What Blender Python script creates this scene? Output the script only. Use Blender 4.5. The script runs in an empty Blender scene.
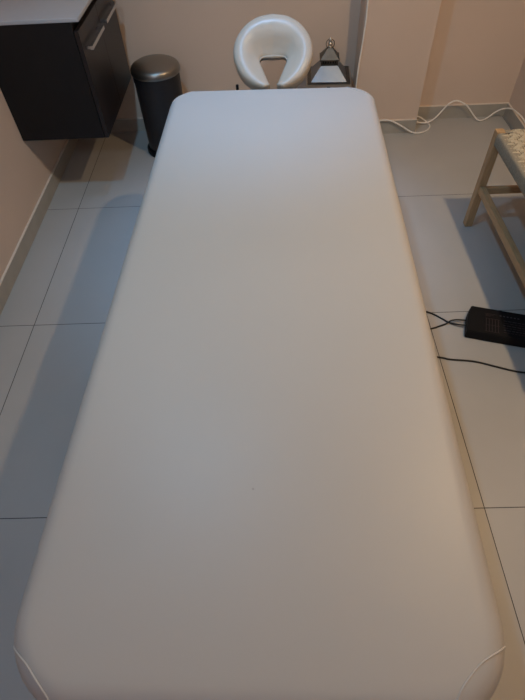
import bpy, bmesh, math, random
from mathutils import Vector, Matrix
random.seed(4)
PI = math.pi
C = bpy.context.scene
col = C.collection

# ------------------------------------------------------------------ helpers
def obj(name, bm, m, parent=None, smooth=None, mats=None):
    bmesh.ops.recalc_face_normals(bm, faces=bm.faces)
    me = bpy.data.meshes.new(name)
    bm.to_mesh(me); bm.free()
    for mm in (mats or [m]):
        me.materials.append(mm)
    o = bpy.data.objects.new(name, me)
    col.objects.link(o)
    if parent is not None:
        o.parent = parent
    if smooth is not None:
        for p in me.polygons:
            p.use_smooth = True
        if smooth < 179:
            me.set_sharp_from_angle(angle=math.radians(smooth))
    return o

def tag(o, label=None, cat=None, group=None, kind=None):
    if label: o['label'] = label
    if cat: o['category'] = cat
    if group: o['group'] = group
    if kind: o['kind'] = kind
    return o

def empty(name, loc, rz=0.0):
    o = bpy.data.objects.new(name, None)
    col.objects.link(o)
    o.location = loc
    o.rotation_euler = (0, 0, rz)
    o.empty_display_size = .05
    return o

def box(bm, x0, x1, y0, y1, z0, z1, bev=0.0, seg=2, mi=0, M=None):
    b = bmesh.new()
    vs = [b.verts.new((x, y, z)) for x in (x0, x1) for y in (y0, y1) for z in (z0, z1)]
    for f in ((0,1,3,2),(4,6,7,5),(0,4,5,1),(2,3,7,6),(0,2,6,4),(1,5,7,3)):
        b.faces.new([vs[i] for i in f])
    bmesh.ops.recalc_face_normals(b, faces=b.faces)
    if bev > 0:
        bmesh.ops.bevel(b, geom=b.edges[:], offset=bev, segments=seg, profile=.5, affect='EDGES')
    for f in b.faces: f.material_index = mi
    if M is not None: b.transform(M)
    merge(bm, b)

def merge(bm, b):
    me = bpy.data.meshes.new('tmp')
    b.to_mesh(me); b.free()
    bm.from_mesh(me)
    bpy.data.meshes.remove(me)

def lathe(bm, prof, n=48, cx=0, cy=0, mi=0):
    rings = []
    for r, z in prof:
        if r < 1e-6:
            rings.append([bm.verts.new((cx, cy, z))])
        else:
            rings.append([bm.verts.new((cx+r*math.cos(2*PI*i/n), cy+r*math.sin(2*PI*i/n), z)) for i in range(n)])
    for a, b in zip(rings, rings[1:]):
        for i in range(n):
            j = (i+1) % n
            if len(a) == 1 and len(b) == 1: continue
            if len(a) == 1: f = bm.faces.new((a[0], b[j], b[i]))
            elif len(b) == 1: f = bm.faces.new((a[i], a[j], b[0]))
            else: f = bm.faces.new((a[i], a[j], b[j], b[i]))
            f.material_index = mi

def catmull(pts, sub=8):
    pts = [Vector(p) for p in pts]
    P = [pts[0]*2-pts[1]] + pts + [pts[-1]*2-pts[-2]]
    out = []
    for i in range(1, len(P)-2):
        a, b, c, d = P[i-1], P[i], P[i+1], P[i+2]
        for k in range(sub):
            t = k/sub
            out.append(.5*((2*b)+(c-a)*t+(2*a-5*b+4*c-d)*t*t+(3*b-a-3*c+d)*t*t*t))
    out.append(pts[-1])
    return out

def tube(bm, pts, r, n=10, mi=0, closed=False, radii=None):
    pts = [Vector(p) for p in pts]
    N = len(pts)
    rings = []
    T0 = None; up = None
    for i, p in enumerate(pts):
        if closed: t = (pts[(i+1) % N]-pts[i-1]).normalized()
        else: t = (pts[min(i+1, N-1)]-pts[max(i-1, 0)]).normalized()
        if up is None:
            up = t.orthogonal().normalized()
        else:
            up = (up - t*up.dot(t)).normalized()
        s = t.cross(up)
        rr = radii[i] if radii else r
        rings.append([bm.verts.new(p+(up*math.cos(2*PI*k/n)+s*math.sin(2*PI*k/n))*rr) for k in range(n)])
    rng = range(N if closed else N-1)
    for i in rng:
        a, b = rings[i], rings[(i+1) % N]
        for k in range(n):
            f = bm.faces.new((a[k], a[(k+1) % n], b[(k+1) % n], b[k])); f.material_index = mi
    if not closed:
        bm.faces.new(rings[0][::-1]).material_index = mi
        bm.faces.new(rings[-1]).material_index = mi

def frustum(bm, cx, cy, w0, d0, z0, w1, d1, z1, mi=0):
    a = [bm.verts.new((cx+sx*w0/2, cy+sy*d0/2, z0)) for sx, sy in ((-1,-1),(1,-1),(1,1),(-1,1))]
    b = [bm.verts.new((cx+sx*w1/2, cy+sy*d1/2, z1)) for sx, sy in ((-1,-1),(1,-1),(1,1),(-1,1))]
    for i in range(4):
        bm.faces.new((a[i], a[(i+1)%4], b[(i+1)%4], b[i])).material_index = mi
    bm.faces.new(a[::-1]).material_index = mi
    bm.faces.new(b).material_index = mi

# ------------------------------------------------------------------ materials
class N:
    def __init__(s, name, base=(.5,.5,.5), rough=.5, metal=0, spec=.5):
        s.m = bpy.data.materials.new(name); s.m.use_nodes = True
        s.t = s.m.node_tree; s.b = s.t.nodes['Principled BSDF']
        s.b.inputs['Base Color'].default_value = (*base, 1)
        s.b.inputs['Roughness'].default_value = rough
        s.b.inputs['Metallic'].default_value = metal
        s.b.inputs['Specular IOR Level'].default_value = spec
        s.co = None
    def n(s, k, **kw):
        x = s.t.nodes.new(k)
        for a, v in kw.items(): setattr(x, a, v)
        return x
    def l(s, a, b): s.t.links.new(a, b)
    def coord(s, which='Object'):
        if s.co is None: s.co = s.n('ShaderNodeTexCoord')
        return s.co.outputs[which]
    def noise(s, scale, detail=4, rough=.5, stretch=None):
        x = s.n('ShaderNodeTexNoise')
        x.inputs['Scale'].default_value = scale; x.inputs['Detail'].default_value = detail
        x.inputs['Roughness'].default_value = rough
        if stretch:
            mp = s.n('ShaderNodeMapping'); mp.inputs['Scale'].default_value = stretch
            s.l(s.coord(), mp.inputs['Vector']); s.l(mp.outputs[0], x.inputs['Vector'])
        else: s.l(s.coord(), x.inputs['Vector'])
        return x.outputs['Fac']
    def ramp(s, fac, stops):
        r = s.n('ShaderNodeValToRGB'); cr = r.color_ramp
        while len(cr.elements) < len(stops): cr.elements.new(.5)
        for e, (p, c) in zip(cr.elements, stops):
            e.position = p; e.color = (*c, 1) if len(c) == 3 else c
        s.l(fac, r.inputs['Fac']); return r.outputs['Color']
    def math(s, op, a, b=None):
        x = s.n('ShaderNodeMath', operation=op)
        for i, v in enumerate((a, b)):
            if v is None: continue
            if isinstance(v, (int, float)): x.inputs[i].default_value = v
            else: s.l(v, x.inputs[i])
        return x.outputs[0]
    def color(s, c): s.l(c, s.b.inputs['Base Color'])
    def bump(s, h, strength=.1, dist=.001):
        x = s.n('ShaderNodeBump'); x.inputs['Strength'].default_value = strength
        x.inputs['Distance'].default_value = dist
        s.l(h, x.inputs['Height']); s.l(x.outputs[0], s.b.inputs['Normal'])

def mul(c, k): return tuple(min(1, v*k) for v in c)
def simple(name, base, rough=.5, metal=0, var=.06, scale=40, bump=.0, spec=.5):
    m = N(name, base, rough, metal, spec)
    f = m.noise(scale)
    m.color(m.ramp(f, [(.3, mul(base, 1-var)), (.7, mul(base, 1+var))]))
    if bump: m.bump(f, bump, .002)
    return m.m

WALL = (.69, .54, .43)
def wall_mat():
    m = N('painted_plaster', WALL, .62, 0, .35)
    f = m.noise(2.2, 3); m.color(m.ramp(f, [(.3, mul(WALL, .97)), (.7, mul(WALL, 1.03))]))
    m.bump(m.noise(90, 4), .12, .001)
    return m.m
M_wall = wall_mat()
M_ceil = simple('white_ceiling_paint', (.78,.76,.73), .8, bump=.05)

def floor_mat():
    g = (.455, .436, .408)
    m = N('matte_grey_porcelain_tile', g, .42, 0, .4)
    T = .8; x0, y0 = -.9827, .5353
    sep = m.n('ShaderNodeSeparateXYZ'); m.l(m.coord(), sep.inputs[0])
    ds = []
    for ax, o in (('X', x0), ('Y', y0)):
        u = m.math('DIVIDE', m.math('SUBTRACT', sep.outputs[ax], o), T)
        fr = m.math('FRACT', m.math('ADD', u, 20.5))
        ds.append(m.math('MULTIPLY', m.math('ABSOLUTE', m.math('SUBTRACT', fr, .5)), T))
    d = m.math('MINIMUM', ds[0], ds[1])
    gr = m.math('LESS_THAN', d, .0013)
    f = m.noise(3.0, 5)
    tile = m.ramp(f, [(.3, mul(g, .965)), (.7, mul(g, 1.035))])
    mx = m.n('ShaderNodeMix', data_type='RGBA')
    m.l(gr, mx.inputs['Factor']); m.l(tile, mx.inputs['A']); mx.inputs['B'].default_value = (.035,.032,.03,1)
    m.color(mx.outputs['Result'])
    h = m.math('MINIMUM', m.math('DIVIDE', d, .003), 1.0)
    m.bump(h, .5, .001)
    return m.m
M_floor = floor_mat()
M_base = simple('grey_skirting_tile', (.42,.385,.33), .45, var=.08, scale=12)
M_grout = simple('pale_caulk', (.78,.68,.58), .6)

def vinyl_mat():
    b = (.465, .438, .402)
    m = N('cream_upholstery_vinyl', b, .45, 0, .4)
    big = m.noise(3, 3)
    c = m.ramp(big, [(.3, mul(b, .985)), (.7, mul(b, 1.01))])
    # one tiny scuff mark of its own
    vm = m.n('ShaderNodeVectorMath', operation='DISTANCE')
    m.l(m.coord(), vm.inputs[0]); vm.inputs[1].default_value = SCUFF
    k = m.math('LESS_THAN', vm.outputs['Value'], .0022)
    mx = m.n('ShaderNodeMix', data_type='RGBA')
    m.l(k, mx.inputs['Factor']); m.l(c, mx.inputs['A']); mx.inputs['B'].default_value = (.37,.34,.31,1)
    m.color(mx.outputs['Result'])
    m.bump(m.noise(420, 3), .12, .0004)
    return m.m
SCUFF = (-.0085, -.636, .0)
M_pvinyl = simple('cream_piping_vinyl', (.52,.49,.45), .42)
def cradle_mat():
    b = (.47, .405, .32)
    m = N('cream_cradle_vinyl', b, .38, 0, .5)
    m.color(m.ramp(m.noise(6, 3), [(.3, mul(b, .96)), (.7, mul(b, 1.03))]))
    m.bump(m.noise(14, 3, .5), .5, .006)
    return m.m
M_cradle = cradle_mat()
def wood_mat(name, b, sc=(14, 14, 1.6), rough=.45):
    m = N(name, b, rough, 0, .4)
    f = m.noise(9, 6, .65, sc)
    m.color(m.ramp(f, [(.25, mul(b, .72)), (.55, b), (.8, mul(b, 1.18))]))
    m.bump(f, .12, .001)
    return m.m
M_oak = wood_mat('oiled_oak', (.52,.33,.17))
M_oakx = wood_mat('oiled_oak_lengthwise', (.52,.33,.17), (14,1.6,14))
M_oaky = wood_mat('oiled_oak_crosswise', (.52,.33,.17), (1.6,14,14))
M_beech = wood_mat('lacquered_beech', (.45,.29,.15))
M_wenge = wood_mat('dark_wenge_laminate', (.0035,.003,.004), (2,14,2), .55)
M_wengef = wood_mat('dark_wenge_front_laminate', (.017,.013,.014), (14,14,1.2), .35)
M_gap = simple('black_recess', (.006,.006,.006), .8)
M_white = simple('white_ceramic', (.45,.45,.47), .22, var=.01)
M_chrome = simple('brushed_chrome', (.72,.72,.72), .25, 1, var=.03)
M_steel = simple('brushed_stainless_steel', (.33,.31,.28), .36, 1, var=.04, scale=200)
M_binb = simple('matte_black_steel', (.014,.014,.017), .45, 0, var=.08)
M_blackp = simple('black_plastic', (.004,.004,.0055), .6, 0, var=.05, spec=.25)
M_blackr = simple('black_rubber_cable', (.005,.005,.005), .5)
M_whitec = simple('white_cable_sheath', (.92,.86,.78), .4)
M_ink = simple('faded_red_brown_label_print', (.028,.015,.017), .5)
M_inkw = simple('grey_label_print', (.05,.05,.055), .5)
M_lant = simple('polished_nickel_sheet', (.27,.30,.34), .42, 1, var=.05, scale=20)
M_lantd = simple('aged_nickel_frame', (.13,.125,.115), .4, 1, var=.15, scale=30)
M_lantp = simple('pale_nickel_rim', (.55,.50,.43), .45, 1, var=.08, scale=30)
M_cord = simple('cream_paper_cord', (.52,.45,.33), .75, var=.14, scale=120)
M_cords = simple('shaded_paper_cord', (.30,.262,.20), .8, var=.15, scale=150)  # seat cord greyed and darkened, shade on the rail sides put into the colour
M_cordx = simple('tan_crossing_cord', (.44,.37,.26), .8)
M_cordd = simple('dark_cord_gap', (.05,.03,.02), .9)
def glass_mat():
    m = N('clear_glass', (1,1,1), .03); m.b.inputs['Transmission Weight'].default_value = 1
    m.b.inputs['IOR'].default_value = 1.45
    return m.m
M_glass = glass_mat()
def emit_mat(name, c, s):
    m = N(name, c, .5); m.b.inputs['Emission Color'].default_value = (*c, 1); m.b.inputs['Emission Strength'].default_value = s
    return m.m

# ------------------------------------------------------------------ camera
f_px, pitch, roll, yaw, CAMH = 485.872, .8957482, .0599770, -.0381883, 1.4609694
Fw = Vector((math.sin(yaw)*math.cos(pitch), math.cos(yaw)*math.cos(pitch), -math.sin(pitch)))
Rt = Vector((math.cos(yaw), -math.sin(yaw), 0)); Dn = Fw.cross(Rt)
X = Rt*math.cos(roll)+Dn*math.sin(roll); Y = -Rt*math.sin(roll)+Dn*math.cos(roll)
cam = bpy.data.objects.new('camera', bpy.data.cameras.new('camera')); col.objects.link(cam)
Mx = Matrix((X, -Y, -Fw)).transposed().to_4x4(); Mx.translation = Vector((0, 0, CAMH))
cam.matrix_world = Mx
cam.data.sensor_fit = 'HORIZONTAL'; cam.data.sensor_width = 36; cam.data.lens = f_px/525*36
cam.data.clip_start = .02
C.camera = cam

# ------------------------------------------------------------------ room
XL, XR, YB, YF, H = -1.153, 1.432, 2.927, -1.5, 2.45
CX0, CX1, CY = .496, .860, 2.776
def struct(name, bm, m, mats=None):
    return tag(obj(name, bm, m, mats=mats), kind='structure')
b = bmesh.new(); box(b, XL-.1, XR+.1, YF-.1, YB+.1, -.1, 0); struct('floor', b, M_floor)
b = bmesh.new(); box(b, XL-.1, XR+.1, YF-.1, YB+.1, H, H+.1); struct('ceiling', b, M_ceil)
b = bmesh.new(); box(b, XL-.1, XL, YF, YB, 0, H); struct('wall_left', b, M_wall)
b = bmesh.new(); box(b, XR, XR+.1, YF, YB, 0, H); struct('wall_right', b, M_wall)
b = bmesh.new(); box(b, XL-.1, XR+.1, YB, YB+.1, 0, H); struct('wall_back', b, M_wall)
b = bmesh.new(); box(b, CX0, CX1, CY, YB, 0, H); struct('wall_column', b, M_wall)
# front wall (behind the camera) with an added window opening for cool fill
WX0, WX1, WZ0, WZ1 = -1.0, .1, .95, 2.15
b = bmesh.new()
box(b, XL-.1, WX0, YF-.1, YF, 0, H); box(b, WX1, XR+.1, YF-.1, YF, 0, H)
box(b, WX0, WX1, YF-.1, YF, 0, WZ0); box(b, WX0, WX1, YF-.1, YF, WZ1, H)
struct('wall_front', b, M_wall)
b = bmesh.new()
for (a0, a1, c0, c1) in ((WX0, WX0+.05, WZ0, WZ1), (WX1-.05, WX1, WZ0, WZ1), (WX0+.05, WX1-.05, WZ0, WZ0+.05), (WX0+.05, WX1-.05, WZ1-.05, WZ1), ((WX0+WX1)/2-.02, (WX0+WX1)/2+.02, WZ0+.05, WZ1-.05)):
    box(b, a0, a1, YF-.08, YF-.03, c0, c1)
wn = struct('added_window_1', b, M_white)  # added window, unseen behind the camera
b = bmesh.new(); box(b, WX0+.05, WX1-.05, YF-.058, YF-.054, WZ0+.05, WZ1-.05); obj('added_window_glass', b, M_glass, wn)

BH, BT = .077, .009
def baseboard(name, x0, x1, y0, y1):
    b = bmesh.new(); box(b, x0, x1, y0, y1, 0, BH-.004, mi=0); box(b, x0, x1, y0, y1, BH-.004, BH, mi=1)
    return struct(name, b, None, mats=[M_base, M_grout])
baseboard('baseboard_left', XL, XL+BT, YF, YB)
baseboard('baseboard_right', XR-BT, XR, YF, YB)
baseboard('baseboard_back', XL+BT, CX0-BT, YB-BT, YB)
baseboard('baseboard_recess', CX1+.001, XR-BT, YB-BT, YB)
b = bmesh.new()
for z0, z1, mi in ((0, BH-.004, 0), (BH-.004, BH, 1)):
    box(b, CX0-BT, CX1, CY-BT, CY, z0, z1, mi=mi); box(b, CX0-BT, CX0, CY, YB, z0, z1, mi=mi)
struct('baseboard_column', b, None, mats=[M_base, M_grout])

# ------------------------------------------------------------------ massage table
HX, HY, RC, RE, TH = .378, .957, .108, .038, .075
TOPZ = .652; RCN = .128
table = empty('massage_table', (-.0125, .974, 0), -math.radians(2.05))
tag(table, 'cream vinyl massage table with rounded corners filling the middle of the room', 'massage table')
def taper(x, y): return x*(1+.011*y/HY), y
def rr_point(d, i, n=14):
    # rounded rectangle inset by d; 4 corners * (n+1) points
    q, k = divmod(i, n+1)
    hx, hy = HX-d, HY-d; r = max((RCN if q > 1 else RC)-d, .012); r = min(r, hx*.98)
    a = q*PI/2 + k/n*PI/2
    cx = (hx-r)*(1 if q in (0, 3) else -1); cy = (hy-r)*(1 if q in (0, 1) else -1)
    return taper(cx+r*math.cos(a), cy+r*math.sin(a))
def top_z(d):
    if d < RE: zz = math.sqrt(max(0, RE*RE-(RE-d)**2))-RE
    else: zz = 0
    crown = .006*(1-math.exp(-max(0, d)/.07))
    return TOPZ-.006+zz+crown
b = bmesh.new(); n = 14; K = 4*(n+1)
prof = [(.0+.008, TOPZ-TH), (.002, TOPZ-TH+.006), (0.0, TOPZ-TH+.016), (0.0, TOPZ-RE-.006)]
for k in range(1, 10):
    a = k/9*PI/2; d = RE*(1-math.cos(a)); prof.append((d, top_z(d)))
for d in (.05, .065, .085, .11, .15, .2, .26, .32, .355): prof.append((d, top_z(d)))
rings = []
for d, z in prof:
    rings.append([b.verts.new((*rr_point(d, i), z-TOPZ)) for i in range(K)])
for r0, r1 in zip(rings, rings[1:]):
    for i in range(K):
        b.faces.new((r0[i], r0[(i+1)%K], r1[(i+1)%K], r1[i]))
b.faces.new(rings[0][::-1]); b.faces.new(rings[-1])
M_vinyl = vinyl_mat()
cush = obj('cushion', b, M_vinyl, table, smooth=179); cush.location.z = TOPZ
# corner gusset seams: piping chords over each corner
def sdf_in(x, y):   # inset distance
    rc = RCN if y < 0 else RC
    qx, qy = abs(x)-(HX-rc), abs(y)-(HY-rc)
    if qx > 0 and qy > 0: return rc-math.hypot(qx, qy)
    return rc-max(qx, qy)
NL = [(-.3702, -.873), (-.354, -.884), (-.331, -.899), (-.311, -.917), (-.291, -.936), (-.276, -.9541)]
NR = [(.3745, -.858), (.357, -.867), (.328, -.881), (.305, -.899), (.285, -.921), (.266, -.9559)]
for path in (NL, NR, [(x, -y) for x, y in NL], [(x, -y) for x, y in NR]):
    b = bmesh.new(); pts = []
    cc = catmull([(x, y, 0) for x, y in path], 8)
    for p in cc[1:-1]:
        d = max(sdf_in(p.x, p.y), .0003)
        pts.append((*taper(p.x, p.y), top_z(d)+.0004-TOPZ))
    e0 = taper(*path[0]); e1 = taper(*path[-1])
    pts = [(*e0, -TH+.012), (*e0, -RE-.012)]+pts+[(*e1, -RE-.012), (*e1, -TH+.012)]
    tube(b, pts, .0014, 6)
    o = obj('corner_seam', b, M_pvinyl, table, smooth=179); o.location.z = TOPZ
# frame and legs (beech)
b = bmesh.new()
zt = TOPZ-TH
for s in (-1, 1):
    box(b, s*(HX-.05)-.011, s*(HX-.05)+.011, -HY+.05, HY-.05, zt-.075, zt-.001, .002)
    box(b, -HX+.062, HX-.062, s*(HY-.06)-.011, s*(HY-.06)+.011, zt-.075, zt-.001, .002)
box(b, -HX+.062, HX-.062, -.011, .011, zt-.075, zt-.001, .002)
obj('frame', b, M_beech, table)
for sx in (-1, 1):
    for sy in (-1, 1):
        b = bmesh.new(); x = sx*(HX-.085); y = sy*(HY-.17)
        box(b, x-.02, x+.02, y-.016, y+.016, .02, zt-.002, .003)
        lg = obj('leg', b, M_beech, table)
        b = bmesh.new(); lathe(b, [(0, 0), (.021, 0), (.024, .006), (.022, .02), (0, .0205)], 20, x, y)
        obj('foot', b, M_blackp, lg, smooth=40)
for sy in (-1, 1):
    b = bmesh.new(); box(b, -HX+.1055, HX-.1055, sy*(HY-.17)-.009, sy*(HY-.17)+.009, .22, .26, .002)
    obj('cross_brace', b, M_beech, table)

# ------------------------------------------------------------------ face cradle
tilt = math.radians(42)
cr = empty('face_cradle', (.028, 1.985, .63), -math.radians(1.5))
tag(cr, 'cream horseshoe face cradle standing tilted at the far end of the massage table', 'face cradle')
# plane: u right, v up along tilt, w normal
U = Vector((1, 0, 0)); V = Vector((0, math.cos(tilt), math.sin(tilt))); W = Vector((0, -math.sin(tilt), math.cos(tilt)))
CC = Vector((0, .112, .062))
def cp(u, v, w): return CC+U*u+V*v+W*w
b = bmesh.new(); Q = 22; rings = []
inn = [(.017, -.112), (.024, -.090), (.036, -.058), (.049, -.026), (.053, -.008), (.043, .004), (.022, .007), (0, .008)]
oa = [-74, -58, -36, -8, 18, 44, 68, 90]
out_ = [(.156*math.cos(math.radians(a)), .146*math.sin(math.radians(a))) for a in oa]
def half_path(p): return catmull([(x, y, 0) for x, y in p], 5)
hi_, ho_ = half_path(inn), half_path(out_)
st = [(i, o) for i, o in zip(hi_, ho_)]
st = st + [(Vector((-i.x, i.y, 0)), Vector((-o.x, o.y, 0))) for i, o in st[-2::-1]]
# closed rounded tips: a few extra stations collapsing towards the tip
def tips(i, o, sgn):
    m_ = (i+o)/2; t_ = Vector((sgn*-1, -.25, 0)).normalized(); res = []
    for q in (.95, .75, .4):
        k_ = math.sqrt(1-q*q); res.append((m_+(i-m_)*k_+t_*.012*q, m_+(o-m_)*k_+t_*.012*q, k_))
    return res
n0 = len(st)
ext = [(a_, c_, k_) for a_, c_, k_ in tips(*st[0], 1)] + [(i, o, 1) for i, o in st] + [(a_, c_, k_) for a_, c_, k_ in reversed(tips(*st[-1], -1))]
for idx, (ip, op, kk) in enumerate(ext):
    m_ = (ip+op)/2; hv = (op-ip)/2
    t = abs(idx/(len(ext)-1)-.5)*2      # 0 top, 1 tips
    thick = .040*(.45+.55*kk)
    ring = []
    for q in range(Q):
        ph = 2*PI*q/Q
        ca = math.copysign(abs(math.cos(ph))**.7, math.cos(ph)); sa = math.copysign(abs(math.sin(ph))**.55, math.sin(ph))
        ww = sa*thick
        if sa > 0:
            f_ = min(1, max(0, (.35-ca)/1.15)); f_ = f_*f_*(3-2*f_)
            ww -= (.050*(1-t)**.7+.006)*f_
        pnt = m_+hv*ca
        ring.append(b.verts.new(cp(pnt.x, pnt.y, ww)))
    rings.append(ring)
for r0, r1 in zip(rings, rings[1:]):
    for q in range(Q): b.faces.new((r0[q], r0[(q+1)%Q], r1[(q+1)%Q], r1[q]))
b.faces.new(rings[0][::-1]); b.faces.new(rings[-1])
pad = obj('horseshoe_cushion', b, M_cradle, cr, smooth=179)
b = bmesh.new()
pts = []
for i in range(25):
    a = math.radians(-60+300*i/24); pts.append(cp(.108*math.cos(a), .108*math.sin(a), -.046))
tube(b, pts, .006, 8)
obj('support_ring', b, M_blackp, cr, smooth=60)
b = bmesh.new()
for s in (-1, 1):
    tube(b, catmull([(s*.08, -.0435, -.05), (s*.08, -.010, -.052), (s*.08, .03, -.05), cp(s*.09, -.03, -.046)], 6), .006, 8)
tube(b, [(-.137, .02, -.052), (.10, .02, -.052)], .005, 8)
obj('mounting_bracket', b, M_blackp, cr, smooth=60)
b = bmesh.new()
tube(b, [(-.139, -.02, -.055), (-.139, -.02, .010)], .0055, 10); tube(b, [(-.139, -.02, -.052), (-.137, .02, -.052)], .004, 8)
obj('locking_lever', b, M_blackp, cr, smooth=60)

# ------------------------------------------------------------------ hanging cabinet
Xc = XL; Xf = -.744; Yc0, Yc1 = 2.210, 2.868; Zb, Zt = .329, .800
cab = empty('wall_hung_vanity_cabinet', (Xc, (Yc0+Yc1)/2, Zb))
tag(cab, 'dark wenge wall hung cabinet under the white countertop on the left wall', 'cabinet')
def cb(n_, bm_, m_, parent=cab, **k):
    o = obj(n_, bm_, m_, parent, **k)
    if parent is cab:
        o.matrix_parent_inverse = Matrix.Translation(-cab.location)
    return o
b = bmesh.new()
t = .018; xf = Xf-.02
box(b, Xc+.001, xf, Yc0, Yc0+t, Zb, Zt, .0008); box(b, Xc+.001, xf, Yc1-t, Yc1, Zb, Zt, .0008)
box(b, Xc+.001, xf, Yc0+t, Yc1-t, Zb, Zb+t); box(b, Xc+.001, Xc+.01, Yc0+t, Yc1-t, Zb+t, Zt)
box(b, xf-.03, xf-.012, Yc0+t, Yc1-t, .755, Zt)
cb('body', b, M_wenge)
ym = (Yc0+Yc1)/2
def door(y0, y1, h0, h1):
    b = bmesh.new(); box(b, xf+.002, Xf, y0, y1, Zb, .768, .0012)
    d = cb('door', b, M_wengef)
    b = bmesh.new()
    x = Xf+.026
    box(b, x-.007, x+.007, h0, h1, .689, .703, .0015)
    for yy in (h0+.005, h1-.005-.012): box(b, Xf, x-.006, yy, yy+.012, .690, .702, .001)
    h = obj('handle', b, M_chrome, d); h['label'] = 'chrome bar handle'
    return d
door(Yc0+.001, ym-.0006, 2.240, 2.478); door(ym+.0006, Yc1-.001, 2.545, 2.80)
b = bmesh.new(); box(b, Xc+.001, -.729, Yc0-.004, 2.917, Zt+.0005, Zt+.016, .003)
# shallow basin lip further back
o = tag(obj('countertop', b, M_white, smooth=30), 'white countertop slab lying on the dark hanging cabinet, top left corner', 'countertop')

# ------------------------------------------------------------------ pedal bin
bx, by = -.568, 2.700
binr = empty('pedal_bin', (bx, by, 0), 1.25)
tag(binr, 'black cylindrical pedal bin with domed steel lid between cabinet and massage table', 'trash bin')
b = bmesh.new(); lathe(b, [(0, .03), (.112, .03), (.117, .034), (.120, .412), (.1195, .418), (0, .418)], 64)
obj('body', b, M_binb, binr, smooth=40)
b = bmesh.new(); lathe(b, [(0, 0), (.128, 0), (.131, .004), (.131, .022), (.126, .029), (0, .0295)], 64)
obj('base_ring', b, M_blackp, binr, smooth=40)
b = bmesh.new()
pr = [(0, .419), (.1265, .419), (.128, .421), (.128, .434), (.126, .439)]
for k in range(1, 13):
    a = k/12*PI/2; pr.append((.126*math.cos(a), .439+.040*math.sin(a)))
pr[-1] = (0, .479)
lathe(b, pr, 64)
o = obj('domed_lid', b, M_steel, binr, smooth=50); o['label'] = 'brushed steel domed lid'
b = bmesh.new(); box(b, -.03, .03, -.165, -.125, .008, .016, .003)
obj('pedal', b, M_blackp, binr)
b = bmesh.new(); box(b, -.03, .03, .117, .128, .36, .40, .004)
obj('hinge', b, M_blackp, binr)

# ------------------------------------------------------------------ lantern
ln = empty('metal_lantern', (.331, 2.742, 0), -math.radians(4))
tag(ln, 'silver metal lantern with pyramid roof standing behind the head end of the table', 'lantern')
w = .218; ZE = .348; RH = .062
b = bmesh.new(); box(b, -w/2, w/2, -w/2, w/2, 0.012, .03, .002)
for sx in (-1, 1):
    for sy in (-1, 1): box(b, sx*(w/2-.02)-.012, sx*(w/2-.02)+.012, sy*(w/2-.02)-.012, sy*(w/2-.02)+.012, 0, .012, .002)
obj('base', b, M_lantd, ln)
b = bmesh.new(); p_ = w/2-.011
for sx in (-1, 1):
    for sy in (-1, 1): box(b, sx*p_-.008, sx*p_+.008, sy*p_-.008, sy*p_+.008, .03, ZE-.012, .001)
box(b, -p_+.008, p_-.008, -p_-.007, -p_+.005, ZE-.034, ZE-.012); box(b, -p_+.008, p_-.008, p_-.005, p_+.007, ZE-.034, ZE-.012)
box(b, -p_-.007, -p_+.005, -p_+.008, p_-.008, ZE-.034, ZE-.012); box(b, p_-.005, p_+.007, -p_+.008, p_-.008, ZE-.034, ZE-.012)
obj('frame', b, M_lantp, ln)
for k in range(4):
    b = bmesh.new(); box(b, -p_+.009, p_-.009, -p_-.001, -p_+.002, .0305, ZE-.0345, M=Matrix.Rotation(k*PI/2, 4, 'Z'))
    obj('glass_pane', b, M_glass, ln)
b = bmesh.new(); box(b, -.008, .008, -p_-.014, -p_-.0072, ZE-.036, ZE-.014, .001)
obj('latch', b, M_blackp, ln)
we = .232
b = bmesh.new(); box(b, -we/2, we/2, -we/2, we/2, ZE-.012, ZE-.003, mi=0)
box(b, -we/2+.006, we/2-.006, -we/2+.006, we/2-.006, ZE-.003, ZE, mi=1)
obj('eave_plate', b, None, ln, mats=[M_lantp, M_lantd])
b = bmesh.new(); frustum(b, 0, 0, .186, .186, ZE, .084, .084, ZE+RH)
bmesh.ops.bevel(b, geom=b.edges[:], offset=.002, segments=2, affect='EDGES')
obj('pyramid_roof', b, M_lant, ln)
Z1 = ZE+RH
b = bmesh.new(); box(b, -.044, .044, -.044, .044, Z1+.001, Z1+.005, mi=0)
for k in range(4):
    R_ = Matrix.Rotation(k*PI/2, 4, 'Z')
    for j in range(7):
        x = -.038+j*.0127
        box(b, x-.003, x+.003, -.041, -.037, Z1+.005, Z1+.022, mi=0, M=R_)
box(b, -.033, .033, -.033, .033, Z1+.005, Z1+.022, mi=1)
obj('vented_neck', b, None, ln, mats=[M_lantd, M_gap])
Z2 = Z1+.022
b = bmesh.new(); box(b, -.050, .050, -.050, .050, Z2, Z2+.005); frustum(b, 0, 0, .092, .092, Z2+.005, .024, .024, Z2+.048)
obj('cap_roof', b, M_lantd, ln)
Z3 = Z2+.048
b = bmesh.new(); lathe(b, [(0, Z3), (.012, Z3), (.014, Z3+.004), (.009, Z3+.009), (.012, Z3+.014), (.0115, Z3+.020), (.006, Z3+.025), (.009, Z3+.031), (.008, Z3+.037), (.003, Z3+.045), (0, Z3+.048)], 24)
obj('finial', b, M_lantp, ln, smooth=60)
b = bmesh.new(); tube(b, [(.021*math.cos(a), 0, Z3+.016+.021*math.sin(a)) for a in [2*PI*i/32 for i in range(32)]], .0018, 8, closed=True)
obj('carry_ring', b, M_lantd, ln, smooth=179)
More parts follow.
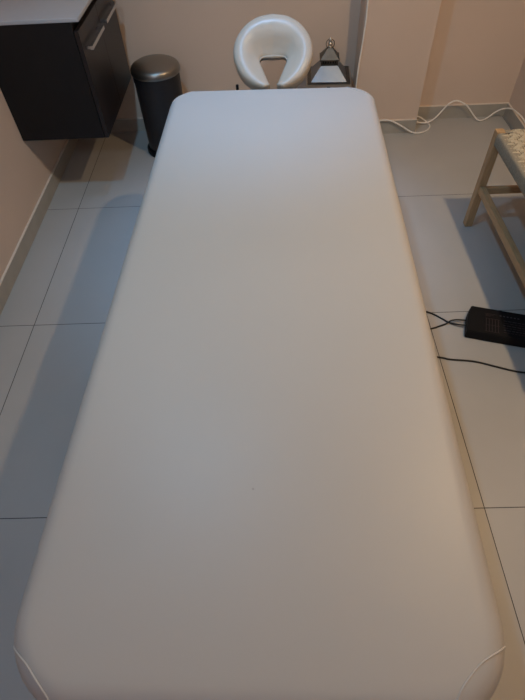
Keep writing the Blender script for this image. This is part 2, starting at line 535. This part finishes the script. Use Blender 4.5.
# ------------------------------------------------------------------ woven bench
BX0, BX1, BY0, BY1, BZ = .914, 1.375, .955, 1.908, .457
bench = empty('woven_bench', (0, 0, 0))
bench.location = ((BX0+BX1)/2, (BY0+BY1)/2, 0)
tag(bench, 'oak bench with cream woven cord seat at the right edge beside the adapter', 'bench')
bw, bl = (BX1-BX0)/2, (BY1-BY0)/2
L = .034
for sx in (-1, 1):
    for sy in (-1, 1):
        b = bmesh.new(); x = sx*(bw-L/2); y = sy*(bl-L/2)
        box(b, x-L/2, x+L/2, y-L/2, y+L/2, 0, BZ, .003)
        obj('leg', b, M_oak, bench)
for sx in (-1, 1):
    b = bmesh.new(); x = sx*(bw-L/2-.001)
    box(b, x-.013, x+.013, -bl+L+.0005, bl-L-.0005, .183, .215, .003); obj('side_stretcher', b, M_oakx, bench)
for sy in (-1, 1):
    b = bmesh.new(); y = sy*(bl-L/2)
    box(b, -bw+L+.0005, bw-L-.0005, y-.011, y+.011, .168, .198, .003); obj('end_stretcher', b, M_oaky, bench)
# rails wrapped with cord: corrugated wrap
def wrap(axis, s):
    b = bmesh.new()
    half = (bl if axis == 'y' else bw)-L-.0005
    cn = s*((bw if axis == 'y' else bl)-.019)
    pitch_ = .0075; n_ = int(2*half/pitch_)*6
    rings = []
    for i in range(n_+1):
        u = -half+2*half*i/n_
        g = .0016*abs(math.sin(PI*(u+half)/pitch_))
        ring = []
        for k in range(16):
            a = 2*PI*k/16
            ca, sa = math.cos(a), math.sin(a)
            q = .0165+g; hh = .0265+g
            xx = math.copysign(abs(ca)**.45, ca)*q; zz = math.copysign(abs(sa)**.45, sa)*hh
            pt = (cn+xx, u, BZ-.030+zz) if axis == 'y' else (u, cn+xx, BZ-.030+zz)
            ring.append(b.verts.new(pt))
        rings.append(ring)
    for r0, r1 in zip(rings, rings[1:]):
        for k in range(16): b.faces.new((r0[k], r0[(k+1)%16], r1[(k+1)%16], r1[k]))
    b.faces.new(rings[0][::-1]); b.faces.new(rings[-1])
    obj('cord_wrapped_rail', b, M_cords, bench, smooth=179)
wrap('y', -1); wrap('y', 1); wrap('x', -1); wrap('x', 1)
# woven panel: small domed floats in a broken twill over a dark core
b = bmesh.new()
core = bmesh.new()
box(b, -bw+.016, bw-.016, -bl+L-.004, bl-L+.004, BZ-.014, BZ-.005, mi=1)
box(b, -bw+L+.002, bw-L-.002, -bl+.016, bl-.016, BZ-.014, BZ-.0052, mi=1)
def pill(b, x0, x1, y0, y1, z, h, mi=0, along='x'):
    g = [0, .18, .5, .82, 1]
    prof = [0, .75, 1, .75, 0]
    endp = [.25, .95, 1, .95, .25]
    V_ = []
    for i, gx in enumerate(g):
        row = []
        for j, gy in enumerate(g):
            hz = (prof[j]*endp[i]) if along == 'x' else (prof[i]*endp[j])
            row.append(b.verts.new((x0+(x1-x0)*gx, y0+(y1-y0)*gy, z+h*hz)))
        V_.append(row)
    for i in range(4):
        for j in range(4):
            b.faces.new((V_[i][j], V_[i+1][j], V_[i+1][j+1], V_[i][j+1])).material_index = mi
cw = .0105
nx = int((2*bw-.014)/cw); ny = int((2*bl-.014)/cw)
ox = -nx*cw/2; oy = -ny*cw/2
def inleg(x, y): return abs(x) > bw-L-.002 and abs(y) > bl-L-.002
for j in range(ny):
    zig = [0, 1, 2, 3, 2, 1][(j//1) % 6]
    for i in range(nx):
        ph = (i + zig + (j//3)*0) % 4
        if ph == 3: continue        # the crossing strand shows here
        if ph == 0:
            nrun = min(3, nx-i)
            xa = ox+i*cw+.0006; xb = ox+(i+nrun)*cw-.0006
            cx_, cy_ = (xa+xb)/2, oy+(j+.5)*cw
            if inleg(xa, cy_) or inleg(xb, cy_): continue
            pill(b, xa, xb, oy+j*cw+.0009, oy+(j+1)*cw-.0009, BZ-.005, .0062, 0, 'x')
for j in range(ny):
    zig = [0, 1, 2, 3, 2, 1][j % 6]
    for i in range(nx):
        if (i+zig) % 4 == 3:
            xa = ox+i*cw+.0008; xb = xa+cw-.0018
            if inleg(xa, oy+(j+.5)*cw) or inleg(xb, oy+(j+.5)*cw): continue
            pill(b, xa, xb, oy+j*cw+.0020, oy+(j+1)*cw-.0020, BZ-.005, .0045, 2, 'y')
obj('woven_seat', b, None, bench, smooth=179, mats=[M_cord, M_cordd, M_cordx])

# ------------------------------------------------------------------ adapter and cables
ad = empty('power_adapter', (.733, 1.200, 0), math.atan2(-.062, .207))
tag(ad, 'black power adapter brick with faded label on the floor by the bench', 'power adapter')
aw, al, ah = .146, .30, .038
b = bmesh.new()
pr = [(0, .018), (.018, .0), (al, 0), (al, aw), (.018, aw), (0, aw-.03)]
pr = [(0, 0), (al, 0), (al, aw), (.012, aw), (-.0, aw-.055)]
lo = [b.verts.new((x, y, 0)) for x, y in pr]; hi = [b.verts.new((x+(.002 if x < .1 else -.002), y+(.004 if y < .01 else -.003), ah)) for x, y in pr]
for i in range(len(pr)): b.faces.new((lo[i], lo[(i+1)%len(pr)], hi[(i+1)%len(pr)], hi[i]))
b.faces.new(lo[::-1]); b.faces.new(hi)
bmesh.ops.bevel(b, geom=b.edges[:], offset=.003, segments=3, affect='EDGES')
obj('casing', b, M_blackp, ad, smooth=40)
b = bmesh.new()
z0 = ah+.0001; z1 = ah+.0004
for k in range(5): box(b, .068+k*.011, .0705+k*.011, .018, .088, z0, z1, mi=0)
for k in range(3): box(b, .066, .118, .018+k*.034, .020+k*.034, z0, z1, mi=0)
for k in range(3): box(b, .066, .085+.012*k, .099+.006*k, .101+.006*k, z0, z1, mi=0)
for k in range(6): box(b, .118+k*.013, .125+k*.013, .108, .1135, z0, z1, mi=1)
for r_ in range(6):
    x = .132
    while x < .26:
        wl = random.uniform(.006, .02); box(b, x, x+wl, .026+r_*.012, .0285+r_*.012, z0, z1, mi=1 if r_ % 2 else 0); x += wl+.004
o = obj('label_print', b, None, ad, mats=[M_ink, M_inkw]); o['label'] = 'faded reddish and grey printed label'

# floor points by position (metres)
def cable(name, pts, r, m, label, cat='cable', group=None):
    b = bmesh.new(); tube(b, catmull(pts, 8), r, 10)
    return tag(obj(name, b, m, smooth=179), label, cat, group)
def ray_to(u, v, axis, val):
    r = Fw+X*((u-262.5)/f_px)+Y*((v-350)/f_px)
    o = Vector((0, 0, CAMH)); return o+r*((val-o[axis])/r[axis])
r = .0033
cable('black_cable', [(.30, 1.50, r), (.45, 1.42, r), (.617, 1.339, r), (.645, 1.322, r), (.671, 1.298, r), (.696, 1.274, .0045), (.724, 1.259, .010), (.7465, 1.2515, .014), (.762, 1.248, .015)], r, M_blackr, 'black cable into the adapter end, the one starting farther up under the table')
cable('black_cable', [(.30, 1.16, r), (.45, 1.21, r), (.614, 1.247, r), (.646, 1.257, r), (.680, 1.270, r+.001), (.697, 1.276, .0140), (.721, 1.281, .013), (.750, 1.278, .013), (.769, 1.273, .015)], r, M_blackr, 'short black cable into the adapter end, crossing over the other one near the table')
cable('black_cable', [(.30, 1.18, r), (.45, 1.13, r), (.609, 1.107, r), (.652, 1.095, r), (.737, 1.082, r), (.803, 1.058, r), (.86, 1.036, r), (.91, 1.024, r), (1.0, 1.02, r), (1.12, 1.04, r), (1.3, 1.02, r)], r, M_blackr, 'black cable lying loose on the floor tiles, passing in front of the adapter')
r = .0042
cable('white_cable', [(.504, CY-.008, 2.40), (.503, CY-.006, 1.9), (.500, CY-.006, 1.3), (.505, CY-.006, .85), (.503, CY-.006, .66), (.504, CY-.006, .58), (.498, CY-.010, .48), (.490, CY-.013, .36), (.488, CY-.015, .24), (.489, CY-.02, .14), (.52, 2.75, .083), (.58, 2.752, .081), (.639, 2.755, .085), (.702, 2.755, .082), (.767, 2.753, .052), (.818, 2.750, .022), (.859, 2.746, .007), (.905, 2.757, r), (.942, 2.785, r), (.962, 2.832, r), (.950, 2.868, .008), (.915, 2.880, .030), (.886, 2.868, .043), (.876, 2.848, .036), (.890, 2.846, .022), (.915, 2.845, .016), (.945, 2.848, .0145), (.966, 2.85, .022), (.993, 2.855, .038), (1.032, 2.882, .064), (1.062, 2.882, .103), (1.096, 2.882, .119), (1.130, 2.882, .111), (1.175, 2.882, .085), (1.225, 2.876, .032), (1.255, 2.86, .010), (1.292, 2.872, .006), (1.325, 2.885, .018), (1.350, 2.882, .043), (1.385, 2.872, .066), (1.408, 2.822, .088), (1.408, 2.733, .106), (1.408, 2.633, .112), (1.41, 2.50, .09), (1.40, 2.35, .03), (1.40, 2.2, r), (1.39, 2.0, r)], r, M_whitec, 'white cable hanging down the column and looping along the skirting of the back wall')

# ------------------------------------------------------------------ lamps
P1, P2, P3, P4, P5 = (20.5,14.6,8.3), (3.1,8.0,12.8), (2,2,3), (26,50,90), (50,62,72)
def power(ld, rgb):
    m = max(max(rgb), 1e-6); ld.energy = m; ld.color = [v/m for v in rgb]
def downlight(x, y, rgb, size, label, aim=None, cone=None):
    e = empty('recessed_downlight', (x, y, H))
    tag(e, label, 'ceiling lamp')
    b = bmesh.new(); lathe(b, [(.045, -.0005), (.062, -.0005), (.062, -.006), (.058, -.008), (.048, -.008), (.045, -.004), (.045, -.0005)], 40)
    obj('trim_ring', b, M_white, e, smooth=40)
    b = bmesh.new(); lathe(b, [(0, -.0006), (.044, -.0006), (.044, -.002), (0, -.002)], 32)
    m = max(rgb)+1e-6
    obj('lamp_lens', b, emit_mat('lamp_lens_glow', tuple(v/m for v in rgb), 3), e)
    if cone:
        ld = bpy.data.lights.new('spot_beam', 'SPOT'); ld.spot_size = math.radians(cone); ld.spot_blend = 1; ld.shadow_soft_size = size/2
    else:
        ld = bpy.data.lights.new('downlight_beam', 'AREA'); ld.shape = 'DISK'; ld.size = size
    power(ld, rgb)
    lo_ = bpy.data.objects.new(ld.name, ld); col.objects.link(lo_); lo_.location = (x, y, H-.012)
    if aim: lo_.rotation_euler = (Vector(aim)-lo_.location).to_track_quat('-Z', 'Y').to_euler()
downlight(1.10, 1.03, P1, .08, 'warm round ceiling downlight above the bench side of the room')
downlight(-.43, 1.13, P2, .08, 'cool round ceiling downlight above the cabinet side of the table')
downlight(-.05, 2.00, P4, .10, 'added cool ceiling downlight brightening the head end of the table', (-.05, 1.85, 0), 52)  # added spot lamp, brightens and cools the far end of the table
downlight(-.43, -.90, P5, .10, 'cool round ceiling downlight behind the camera, aimed down the table', (0, 1.9, .7), 50)
ld = bpy.data.lights.new('added_window_fill', 'AREA'); ld.shape = 'RECTANGLE'; ld.size = WX1-WX0; ld.size_y = WZ1-WZ0  # added weak cool fill, set in the unseen window
power(ld, P3)
lw = bpy.data.objects.new('added_window_fill', ld); col.objects.link(lw)
lw.location = ((WX0+WX1)/2, YF+.03, (WZ0+WZ1)/2)
lw.rotation_euler = (Vector((0, 1, -.25))).to_track_quat('-Z', 'Z').to_euler()
P_SKY = .3
wd = bpy.data.worlds.new('world'); C.world = wd; wd.use_nodes = True
bg = wd.node_tree.nodes['Background']; bg.inputs[0].default_value = (.55, .70, 1, 1); bg.inputs[1].default_value = P_SKY

vs = C.view_settings
vs.view_transform = 'Standard'; vs.look = 'None'; vs.gamma = 1; vs.use_curve_mapping = False
vs.exposure = 0.0
